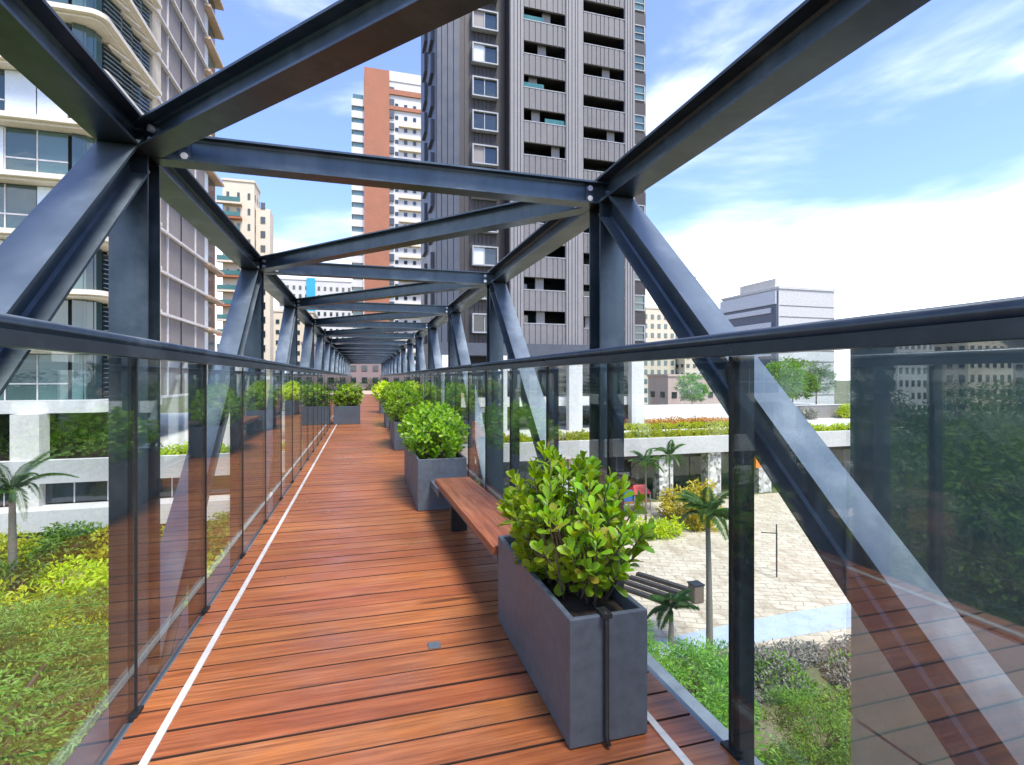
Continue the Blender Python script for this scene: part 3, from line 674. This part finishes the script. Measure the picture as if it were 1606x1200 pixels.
# brick and white tower
t_, a, d, h = block('brick_tower', 'tall orange brick and white apartment tower far beyond the bridge', .3, 17.5, 147, 165, 83.5, 'white', 7, 27, wfrac=(.35, .3))
put('brick_wall', MB().box(-a - .1, -a + 6.6, -.6, 6, 0, h + 2.5).mesh('brick_wall', 'brick'), t_)
put('brick_cornice', MB().box(-a + 6.6, a + .3, -.5, .0, h - 3.8, h - 2.4).box(-a + 6.6, a + .3, -.5, .0, h - 8, h - 7).mesh('brick_cornice', 'brick'), t_)
put('rooftop_block', MB().box(-a + 5, a, 2, 12, h + .5, h + 4).mesh('rooftop_block', 'white'), t_)
m = MB()
for f in range(27): m.box(-a + 6.62, -a + 7.9, -.45, -.1, 2 + f * 3.3, 3.9 + f * 3.3)
put('dark_bay', m.mesh('dark_bay', 'blueclad'), t_, kind='stuff')
m = MB(); m2 = MB()
for f in range(26): m.box(-a - 3.4, -a - .2, .2, 6, 1 + f * 3.3, 2.9 + f * 3.3); m2.box(-a - 3.1, -a - .3, .6, 5, 2.9 + f * 3.3, 4.3 + f * 3.3)
put('balcony_column', m.mesh('balcony_column', 'white'), t_); put('balcony_glass', m2.mesh('balcony_glass', 'wg_blue'), t_, kind='stuff')
m = MB()
for f in range(24): m.box(-a + 9.2, a - 1, -.9, -.1, 3 + f * 3.3, 3.5 + f * 3.3)
put('balconies', m.mesh('balconies', 'cream'), t_, kind='stuff')
# beige tower with teal balconies
t_, a, d, h = block('beige_tower', 'beige apartment tower with teal glass balconies beside the pale office tower', -31, -24.4, 132, 139, 46.5, 'cream', 3, 15, wfrac=(.25, .4))
put('side_wing', MB().box(a + .14, a + 3.2, 1, 6, 0, h - 5.5).mesh('side_wing', 'cream'), t_)
for f in range(15):
    z = 2 + f * 3.35
    put('balcony', MB().box(-a - 1, a * .25, -1.6, -.13, z, z + .5).mesh('balcony', 'terra' if f % 2 else 'cream'), t_); put('window', MB().box(a + 1.2, a + 2.2, .86, 1.05, z, z + 1.5).mesh('window', 'wg'), t_); put('balcony_guard', MB().box(-a - .8, a * .2, -1.65, -1.55, z + .51, z + 1.5).mesh('balcony_guard', 'teal'), t_)
# white slabs with a cyan stripe
t_, a, d, h = block('white_slab_block', 'white slab block with a vertical cyan stripe far behind the bridge roof', -31, -2, 212, 226, 38.5, 'white', 13, 14, wfrac=(.4, .45))
put('cyan_stripe', MB().box(-a + 10, -a + 13.2, -.35, -.13, 0, h + 1).mesh('cyan_stripe', 'cyan'), t_)
block('cream_block', 'cream mid-rise block with small dark windows beyond the left posts', -33, -14, 160, 176, 20, 'cream', 7, 9, wfrac=(.35, .4))
block('mauve_block', 'mauve-brown mid-rise block framed by the far end of the bridge', -12, 8, 112, 124, 8, 'pinkgrey', 9, 6, wfrac=(.5, .45))
t_, a, d, h = block('office_block', 'blue-grey and white office block with a blank pale side above the handrail', 85, 100, 90, 108, 20.2, 'officegrey', 2, 1, wfrac=(.01, .01))
put('office_face', MB().box(-a - .4, -a - .02, .3, d - .3, 0, h - .4).mesh('office_face', 'office'), t_)
for f in range(7):
    z = h - 5 - f * 3.1; put('spandrel_band', MB().box(-a - .7, -a - .41, 1.6, d - 1.0, z, z + 1.1).mesh('spandrel_band', 'officeband' if f < 4 else 'office'), t_)
put('upper_face', MB().box(-a - .65, -a - .41, .2, d, h - 3.2, h - .4).mesh('upper_face', 'officeband'), t_)
for f in range(10): put('panel_joint', MB().box(-a + .2, a, -.06, -.01, 3 + f * 2.4, 3.16 + f * 2.4).mesh('panel_joint', 'rib'), t_)
put('rooftop_block', MB().box(-a + 1, a - 5, 2, d - 5, h + .5, h + 2.6).mesh('rooftop_block', 'concrete'), t_)
block('cream_tower', 'cream apartment tower with blue window stacks seen below the dark tower edge', 92, 105, 158, 172, 25, 'cream', 5, 10, win='wg_blue', wfrac=(.45, .5))
block('beige_mid_tower', 'beige apartment block with dark window rows left of the office block', 106, 119, 154, 168, 14, 'cream', 5, 7, wfrac=(.45, .4))
block('blue_capped_tower', 'slim distant tower with a bright blue top behind the steel diagonal', 152, 160, 224, 234, 46, 'white', 3, 15)
put('blue_cap', MB().box(-4.4, 4.4, -.5, 10.5, 54.6, 60).mesh('blue_cap', 'cyan'), bpy.data.objects['blue_capped_tower'])
block('pink_low_building', 'low pink building behind the planted roof terrace', 62, 80, 96, 104, 1.5, 'pink', 6, 2, wfrac=(.4, .3))
# towers on the left, out of the direct view and mirrored in the near glass
for i, (x, y, w_, zt_, wl, lb) in enumerate(((-150, 92, 16, 48, 'cream', 'cream tower with dark window stacks, mirrored in the near glass'), (-130, 96, 12, 40, 'white', 'white tower between two cream towers, mirrored in the near glass'), (-126, 120, 16, 60, 'cream', 'tallest cream tower, mirrored in the near glass'), (-170, 80, 18, 44, 'white', 'broad white tower beyond the trees, mirrored in the near glass'), (-120, 150, 14, 52, 'white', 'slim white tower furthest along the mirrored street'))):
    block('mirrored_tower', lb, x - w_ / 2, x + w_ / 2, y, y + 14, zt_, wl, 6, 15, wfrac=(.45, .5), group='towers mirrored in the near glass')

# ------------------------------------------------------------ vegetation
def crown_mesh(name, mat, seed, rx, ry, h, nclump, per, ln, wd, csz=.35, flat=.6, hollow=.45):
    r = random.Random(seed); m = MB(); cs = []
    while len(cs) < nclump:
        v = Vector((r.uniform(-1, 1), r.uniform(-1, 1), r.uniform(-.8, 1)))
        l_ = v.length * (1 + .35 * mnoise.noise(v * 1.7 + Vector((seed, 0, 0))))
        if l_ > 1 or l_ < hollow: continue
        cs.append(v)
    for c in cs:
        cc = Vector((c.x * rx, c.y * ry, c.z * h)); k = r.uniform(.7, 1.3) * csz
        for i in range(per):
            o = rv(r) * (r.random() ** .5) * k; o.z *= flat
            d = (o.normalized() + rv(r) * .8 + Vector((c.x, c.y, .1)) * .7).normalized(); n_ = (Vector((0, 0, 1)) + rv(r) * .7 + c * .5).normalized()
            m.blade(cc + o, d, n_, ln * r.uniform(.6, 1.3), wd * r.uniform(.7, 1.2))
    return m.mesh(name, mat), cs
def trunk_mesh(cs, rx, ry, h, zc, base=.14):
    r = random.Random(3); m = MB(); fork = Vector((0, 0, zc - h * .75))
    m.tube([(0, 0, 0), (.06, .02, fork.z * .5), fork], [base, base * .8, base * .62], 8, False)
    for c in cs[:14]:
        e = Vector((c.x * rx, c.y * ry, zc + c.z * h)); mid = fork.lerp(e, .5) + Vector((0, 0, .15 * h)); m.tube([fork, mid, e], [base * .45, base * .28, base * .08], 5, False)
    return m.mesh('trunk', 'bark', True)
kinds = {}
def treekind(k, mat, seed, rx, h, zc, ncl, per, ln, wd, **kw):
    cm_, cs = crown_mesh('crown', mat, seed, rx, rx, h, ncl, per, ln, wd, **kw); kinds[k] = (cm_, trunk_mesh(cs, rx, rx, h, zc), zc)
treekind('feather', 'feather', 21, 1.9, 1.3, 3.9, 105, 240, .085, .028, csz=.46, flat=.30, hollow=.5)
treekind('garden', 'leaf2', 22, 2.0, 1.5, 4.2, 120, 100, .12, .055, csz=.46, flat=.45, hollow=.5)
treekind('big', 'leaf2', 23, 3.0, 2.6, 5.9, 300, 60, .15, .075, csz=.62)
treekind('dark', 'leaf1', 24, 3.2, 3.0, 6.0, 300, 55, .16, .08, csz=.66)
treekind('far', 'leaf2', 25, 3.4, 3.2, 6.5, 150, 24, .45, .26, csz=.7)
def tree(k, x, y, label, scl=1, z=G, rz=None, group=None, name='tree'):
    t = thing(name, label, 'tree', (x, y, z), R.uniform(0, 6) if rz is None else rz, group)
    c, tr, zc = kinds[k]
    put('trunk', tr, t, scl=scl); put('crown', c, t, (0, 0, zc * scl), scl=scl)
    return t
gl = 'feathery young trees below the bridge'
tree('feather', -5.4, 9.0, 'feathery olive-green tree close under the glass beside the deck', 1.12, group=gl)
tree('feather', -7.8, 12.0, 'feathery olive-green tree beyond the closest one', 1.02, group=gl)
tree('feather', -4.2, 5.9, 'feathery tree hugging the bridge edge below the near glass', 1.05, group=gl)
tree('feather', -8.6, 8.6, 'feathery tree further from the bridge edge', 1.05, group=gl)
tree('garden', -5.2, 14.5, 'dark leafy young tree beside the bridge in the lower garden', .72)
gr_ = 'trees mirrored in the near glass'
for i, (x, y, s_, k, lb) in enumerate(((-11.5, 7.8, 1.0, 'big', 'broad green tree closest to the bridge among the mirrored trees'), (-15.5, 11.2, 1.0, 'dark', 'dark crowned tree behind the broad green one'), (-13, 4.6, .95, 'dark', 'dark crowned tree beside the broad green one'), (-18.5, 7.2, 1.05, 'big', 'tall green tree in the second row of mirrored trees'), (-21, 12.5, 1.0, 'big', 'wide green tree deep in the mirrored garden'), (-19.5, 17.5, 1.0, 'dark', 'dark tree at the end of the mirrored garden'), (-24, 8, 1.1, 'dark', 'largest dark tree at the back of the mirrored garden'))):
    tree(k, x, y, lb, s_, group=gr_)
gr_ = 'leafy trees between the bridge and the plaza'
tree('garden', 5.2, 8.2, 'dark green leafy tree hard against the bridge, below the planter', .78, group=gr_)
tree('garden', 7.4, 10.2, 'leafy tree between the bridge and the slim palm', .56, group=gr_)
tree('garden', 9.0, 8.4, 'leafy tree in front of the grey backing shaft foot', .48, group=gr_)
tree('garden', 6.6, 12.6, 'small leafy tree beside the low palm', .5, group=gr_)
tree('garden', 10.2, 6.6, 'round leafy tree at the foot of the bridge beside the grey backing shaft', .5, group=gr_)
gr_ = 'distant trees beyond the terrace'
for x, y, s_, k, lb, z in ((63, 66, .9, 'far', 'yellow-green distant tree beside the office block', -5.2), (69, 70, 1.05, 'far', 'tall distant tree beside the yellow-green one', -6), (76, 72, 1.0, 'dark', 'dark thin distant tree in front of the blank office wall', -5), (57, 66, .6, 'far', 'low distant tree at the foot of the office block', -5), (58, 82, .8, 'far', 'distant tree before the pink building', -6)):
    tree(k, x, y, lb, s_, z, group=gr_)

def clump(name, label, cat, x, y, z, rx, ry, h, mat, seed, ncl=90, per=16, ln=.2, wd=.1, csz=.2, group=None, stuff=False):
    me, cs = crown_mesh('leaves', mat, seed, rx, ry, h, ncl, per, ln, wd, csz=csz, hollow=.2)
    if stuff:
        return put(name, me, None, (x, y, z + h * .8), kind='stuff')
    t = thing(name, label, cat, (x, y, z), 0, group); put('leaves', me, t, (0, 0, h * .8), kind='stuff')
    m = MB()
    for c in cs[:8]: m.tube([(c.x * rx * .3, c.y * ry * .3, 0), (c.x * rx * .8, c.y * ry * .8, h * (.8 + c.z * .7))], [.03, .012], 5, False)
    put('stems', m.mesh('stems', 'bark'), t)
    return t
# hedges on the podium edge
def hedge(label, x0, x1, y, z, w, h, mat, seed, n, ln=.26):
    r = random.Random(seed); m = MB(); L_ = x1 - x0
    for i in range(n):
        u = r.random() * L_; v = (r.random() ** .5) * (1 if r.random() < .5 else -1); hh = h * (.8 + .35 * mnoise.noise((u * .8 + seed, 0, 0)))
        z_ = hh * math.sqrt(max(0, 1 - v * v)) * r.uniform(.55, 1.05); d = (rv(r) + Vector((0, -.3, .5))).normalized()
        m.blade(Vector((u - L_ / 2, v * w / 2, z_)), d, (Vector((0, -.4, .8)) + rv(r) * .7).normalized(), ln * r.uniform(.6, 1.3), ln * .5)
    t = thing('hedge', label, 'hedge', ((x0 + x1) / 2, y, z)); put('leaves', m.mesh('leaves', mat), t, kind='stuff')
    put('stems', MB().box(-L_ / 2 + .1, L_ / 2 - .1, -w * .28, w * .28, 0, h * .45).mesh('stems', 'soil'), t)
    return t
hedge('lime hedge along the podium edge on the plaza side', 4.5, 30, 34.8, -3.5, 1.2, .95, 'lime', 31, 6500)
hedge('yellow-green hedge on the podium edge in front of the grey terrace wall', 33, 52, 35.2, -3.5, 1.2, .9, 'lime', 32, 3600)
hedge('lime hedge along the podium edge beside the left posts', -12.0, -2, 34.9, -3.5, 1.1, .9, 'lime', 33, 2600)
hedge('tall dark green hedge under the pale tower', -32, -12.2, 36.4, -3.5, 1.6, 2.7, 'leaf1', 34, 5200)
hedge('orange flowering bed on the roof terrace', 22, 36, 45, -3.5, 3, .8, 'orange', 35, 2400)
hedge('yellow strip of planting before the orange flower bed', 20, 40, 42.5, -3.5, 1.4, .6, 'lime', 36, 2400)
tw = thing('terrace_wall', 'grey rendered wall on the roof terrace below the distant trees', 'wall', (52, 48.5, -3.5))
put('wall', MB().box(-12, 14, 0, .3, 0, 1.5).mesh('wall', 'greywall'), tw); put('coping', MB().box(-12.1, 14.1, -.06, .36, 1.501, 1.6).mesh('coping', 'white'), tw)
for i, x in enumerate((44, 48.5, 55, 59.5)):
    clump('terrace_shrub', ('pale shrub against the grey terrace wall, nearest the towers', 'wide pale shrub against the grey terrace wall', 'yellow-green shrub midway along the grey terrace wall', 'small shrub at the far end of the grey terrace wall')[i], 'shrub', x, 47.5, -3.5, (1.2, 1.9, 1.5, 1.0)[i], .7, (.7, .8, .9, .6)[i], ('leaf2', 'dry', 'lime', 'leaf2')[i], 90 + i, 60, 16, .3, .14, .3, 'shrubs along the grey terrace wall')
# left garden planting
gs = 'lime shrubs in the left garden'
r = random.Random(50)
spots = [(-16.5, 30.6), (-14.2, 31.1), (-11.8, 31), (-9.4, 31.2), (-7.2, 31.4), (-17.2, 24.8), (-15.2, 25.2), (-13.2, 24.9), (-11.4, 25.3), (-9.6, 25.0), (-7.9, 25.6), (-12.6, 21.6), (-10.8, 20.6), (-9.0, 21.4), (-7.4, 20.2), (-10.0, 17.6), (-8.2, 16.9), (-5.6, 23.6), (-4.8, 27.2)]
cms = [crown_mesh('leaves', mt, 60 + i, 1.25, 1.1, .85, 90, 22, .2, .10, csz=.3, hollow=.2)[0] for i, mt in enumerate(('lime', 'leaf2', 'lime'))]
where = ('against the dark glazing', 'by the sand path', 'lower down the bed')
words_ = ('lime-yellow', 'mid-green', 'golden lime')
sizes = ('small', 'middling', 'wide', 'tall', 'broad', 'low', 'spreading')
for i, (x, y) in enumerate(spots):
    t = thing('garden_shrub', f'{sizes[i % 7]} {words_[i % 3]} shrub {where[0 if y > 29 else 1 if y > 23 else 2]} in the left garden', 'shrub', (x, y, G), R.uniform(0, 6), gs)
    s_ = r.uniform(.95, 1.4); put('leaves', cms[i % 3], t, (0, 0, .75 * s_), scl=(s_, s_, s_ * r.uniform(.8, 1.3)), kind='stuff')
# ground cover, left and right beds
def cover(name, poly, n, mat, seed, h, ln):
    r = random.Random(seed); m = MB(); xs = [p[0] for p in poly]; ys = [p[1] for p in poly]
    while n > 0:
        x, y = r.uniform(min(xs), max(xs)), r.uniform(min(ys), max(ys)); ins = False
        for i in range(len(poly)):
            (x1, y1), (x2, y2) = poly[i], poly[i - 1]
            if (y1 > y) != (y2 > y) and x < (x2 - x1) * (y - y1) / (y2 - y1) + x1: ins = not ins
        if not ins: continue
        n -= 1; q = mnoise.noise((x * .7, y * .7, seed)); 
        if q < -.25: continue
        hh = h * (.6 + q) * r.random()
        m.blade(Vector((x, y, G + hh)), (rv(r) + Vector((0, 0, .7))).normalized(), (Vector((0, 0, 1)) + rv(r) * .6).normalized(), ln * r.uniform(.6, 1.4), ln * .45)
    return put(name, m.mesh(name, mat), kind='stuff')
tag(cover('ground_cover', [(-30, 8), (-1, 8), (-1, 27), (-30, 25.5)], 14000, 'leaf2', 70, .5, .22), 'mixed green ground cover in the left garden', 'ground cover')
tag(cover('ground_cover', [(2, 4), (16, 4), (15.5, 12.8), (9.5, 14.4), (4, 16)], 24000, 'leaf2', 71, .8, .17), 'leafy green ground cover between the bridge and the plaza', 'ground cover')
tag(cover('dry_grass', [(9.5, 12.2), (17.5, 11.2), (18, 13.8), (10, 14.8)], 12000, 'dry', 72, .55, .13), 'dry grey-white grasses at the edge of the plaza', 'grass')
tag(cover('ground_cover', [(2.2, 15), (5, 14.8), (7, 33.8), (2.2, 33.8)], 5000, 'leaf2', 73, .8, .24), 'green ground cover running beside the bridge toward the podium', 'ground cover')
# palms
def frond_mesh(ln, droop, seed, mat='frond', lw=.034, ll=.36, n=30):
    r = random.Random(seed); m = MB(); pts = []
    for i in range(n + 1):
        s_ = i / n; pts.append(Vector((0, ln * (s_ - .18 * droop * s_ ** 3), ln * (.55 * s_ - (.55 + .55 * droop) * s_ * s_))))
    m.tube(pts[::3] + [pts[-1]], [.016 * (1 - .8 * i / (n / 3 + 1)) for i in range(len(pts[::3]) + 1)], 4, False)
    for i in range(3, n + 1):
        s_ = i / n; d = (pts[i] - pts[i - 1]).normalized(); L_ = ll * math.sin(math.pi * (.12 + .82 * s_)) ** .7
        for sg_ in (-1, 1):
            for k in (0, .5):
                p = pts[i - 1].lerp(pts[i], k); dd = (Vector((sg_, 0, 0)) * .85 + d * .6 + Vector((0, 0, -.25 + r.uniform(-.15, .1)))).normalized()
                m.blade(p, dd, Vector((0, 0, 1)), L_ * r.uniform(.85, 1.1), lw)
    return m.mesh('frond', mat)
def palm(label, x, y, ht, ln, nf, seed, rad=.09, mat='frond', z=G):
    r = random.Random(seed); t = thing('palm_tree', label, 'palm', (x, y, z), R.uniform(0, 6))
    b = r.uniform(-.03, .03) * ht
    pts = [(b * (i / 8) ** 2, b * .5 * (i / 8) ** 2, ht * i / 8) for i in range(9)]
    put('trunk', MB().tube(pts, [rad * (1.35 - .55 * i / 8 + .05 * (i % 2)) for i in range(9)], 9).mesh('trunk', 'palmbark', True), t)
    put('crownshaft', MB().tube([pts[-1], (b, b * .5, ht + .25), (b, b * .5, ht + .5)], [rad * .9, rad * .8, rad * .3], 8).mesh('crownshaft', 'leaf2', True), t)
    fm = [frond_mesh(ln, d_, seed + i, mat) for i, d_ in enumerate((.15, .4, .8))]
    for k in range(nf):
        f_ = put('frond', fm[k % 3], t, (b, b * .5, ht + .42 - .02 * (k % 3))); el = (.75, .45, .05)[k % 3] + r.uniform(-.15, .15)
        f_.rotation_euler = (el, 0, k * 2.399 + r.uniform(-.2, .2))
    return t
palm('slim palm with a ringed trunk at the near edge of the plaza', 11.08, 14.71, 4.3, 1.2, 17, 80)
palm('low palm tuft among the shrubs beside the slim palm', 10.2, 15.6, .9, .95, 11, 81)
palm('palm with drooping fronds in the left garden before the pale tower column', -13.6, 25.6, 4.3, 2.3, 16, 82, .13)
palm('thin young palm before the podium, closest to the bridge of the pair', 17.6, 29.8, 3.3, 1.3, 12, 83, .06)
palm('thin young palm before the podium, taller of the pair', 19.9, 30.6, 3.6, 1.4, 12, 84, .06)
tree('far', -3.2, 61, 'dark leafed tree standing past the far end of the deck', .92, group='trees past the far end of the bridge')
tree('dark', 2.0, 66, 'darker tree further back past the far end of the deck', 1.0, group='trees past the far end of the bridge')
clump('croton_bush', 'yellow-leaved bush behind the slim palm crown', 'shrub', 19.8, 27.2, G, .95, .9, 1.6, 'yellow', 85, 100, 20, .30, .12, .3)
clump('croton_bush', 'yellow-green bush before the speckled column', 'shrub', 19.8, 29.4, G, 1.3, 1.1, 1.1, 'yellow', 86, 80, 18, .3, .12, .3)
clump('round_bush', 'low bright green bush at the plaza edge by the playground', 'shrub', 16.4, 26.6, G, 1.8, 1.0, .6, 'lime', 87, 90, 18, .24, .1, .25)
clump('round_bush', 'bright green bush between the bridge and the playground', 'shrub', 11.8, 28.5, G, 1.6, 1.4, 1.3, 'lime', 88, 100, 18, .28, .12, .3)
clump('round_bush', 'olive green bush under the podium beside the bridge', 'shrub', 7.6, 30, G, 1.6, 1.4, 1.9, 'leaf2', 89, 110, 18, .28, .12, .3)

# ------------------------------------------------------------ small things on the plaza
pw = thing('play_structure', 'red, blue and green play structure at the back of the plaza', 'play structure', (18.0, 32.4, G)); pw.scale = (.8, .8, .8)
put('red_canopy', MB().add([(-.1, -.7, 1.5), (1.6, -.7, 1.5), (1.6, .7, 1.5), (-.1, .7, 1.5), (.2, 0, 2.2), (1.3, 0, 2.2)], [(0, 1, 5, 4), (1, 2, 5), (2, 3, 4, 5), (3, 0, 4), (3, 2, 1, 0)]).mesh('red_canopy', 'red'), pw)
put('blue_panel', MB().box(-1.5, -.15, -.5, -.4, .9, 1.9).mesh('blue_panel', 'bluep'), pw); put('green_slide', MB().bar((-1.5, -.6, 1.0), (-1.0, -2.2, .1), .6, .08).mesh('green_slide', 'greenp'), pw)
put('platform', MB().box(-1.4, 1.5, -.6, .6, .8, .89).mesh('platform', 'orangep'), pw)
for x in (-1.4, 0, 1.5):
    for y in (-.6, .6): put('leg', MB().tube([(x, y, 0), (x, y, 1.5)], .05, 6).mesh('leg', 'frame'), pw)
fs_ = thing('steel_frame', 'thin dark steel goal-like frame standing on the plaza', 'frame', (18.4, 19.6, G))
put('upright', MB().tube([(0, 0, 0), (0, 0, 2.1)], .03, 6).mesh('upright', 'black'), fs_); put('upright', MB().tube([(.55, .6, 0), (.55, .6, 2.3)], .03, 6).mesh('upright', 'black'), fs_); put('crossbar', MB().tube([(0, 0, 2.08), (-.6, .3, 2.08)], .025, 6).mesh('crossbar', 'black'), fs_)
sb_ = thing('timber_steps', 'dark timber step strips set in the plaza beside the brown bin', 'steps', (12.1, 20, G), math.radians(-62))
for k in range(4): put('tread', MB().box(-1.3, 1.3, -.12, .12, 0, .14).mesh('tread', 'darkclad'), sb_, (0, (k - 1.5) * .62, .06))
bn = thing('litter_bin', 'small brown box bin at the end of the timber strips', 'bin', (13.2, 18.4, G + .05))
bev(put('body', MB().box(-.23, .23, -.23, .23, 0, .7).mesh('body', 'bark'), bn), .03); put('lid', MB().box(-.25, .25, -.25, .25, .701, .76).mesh('lid', 'black'), bn)
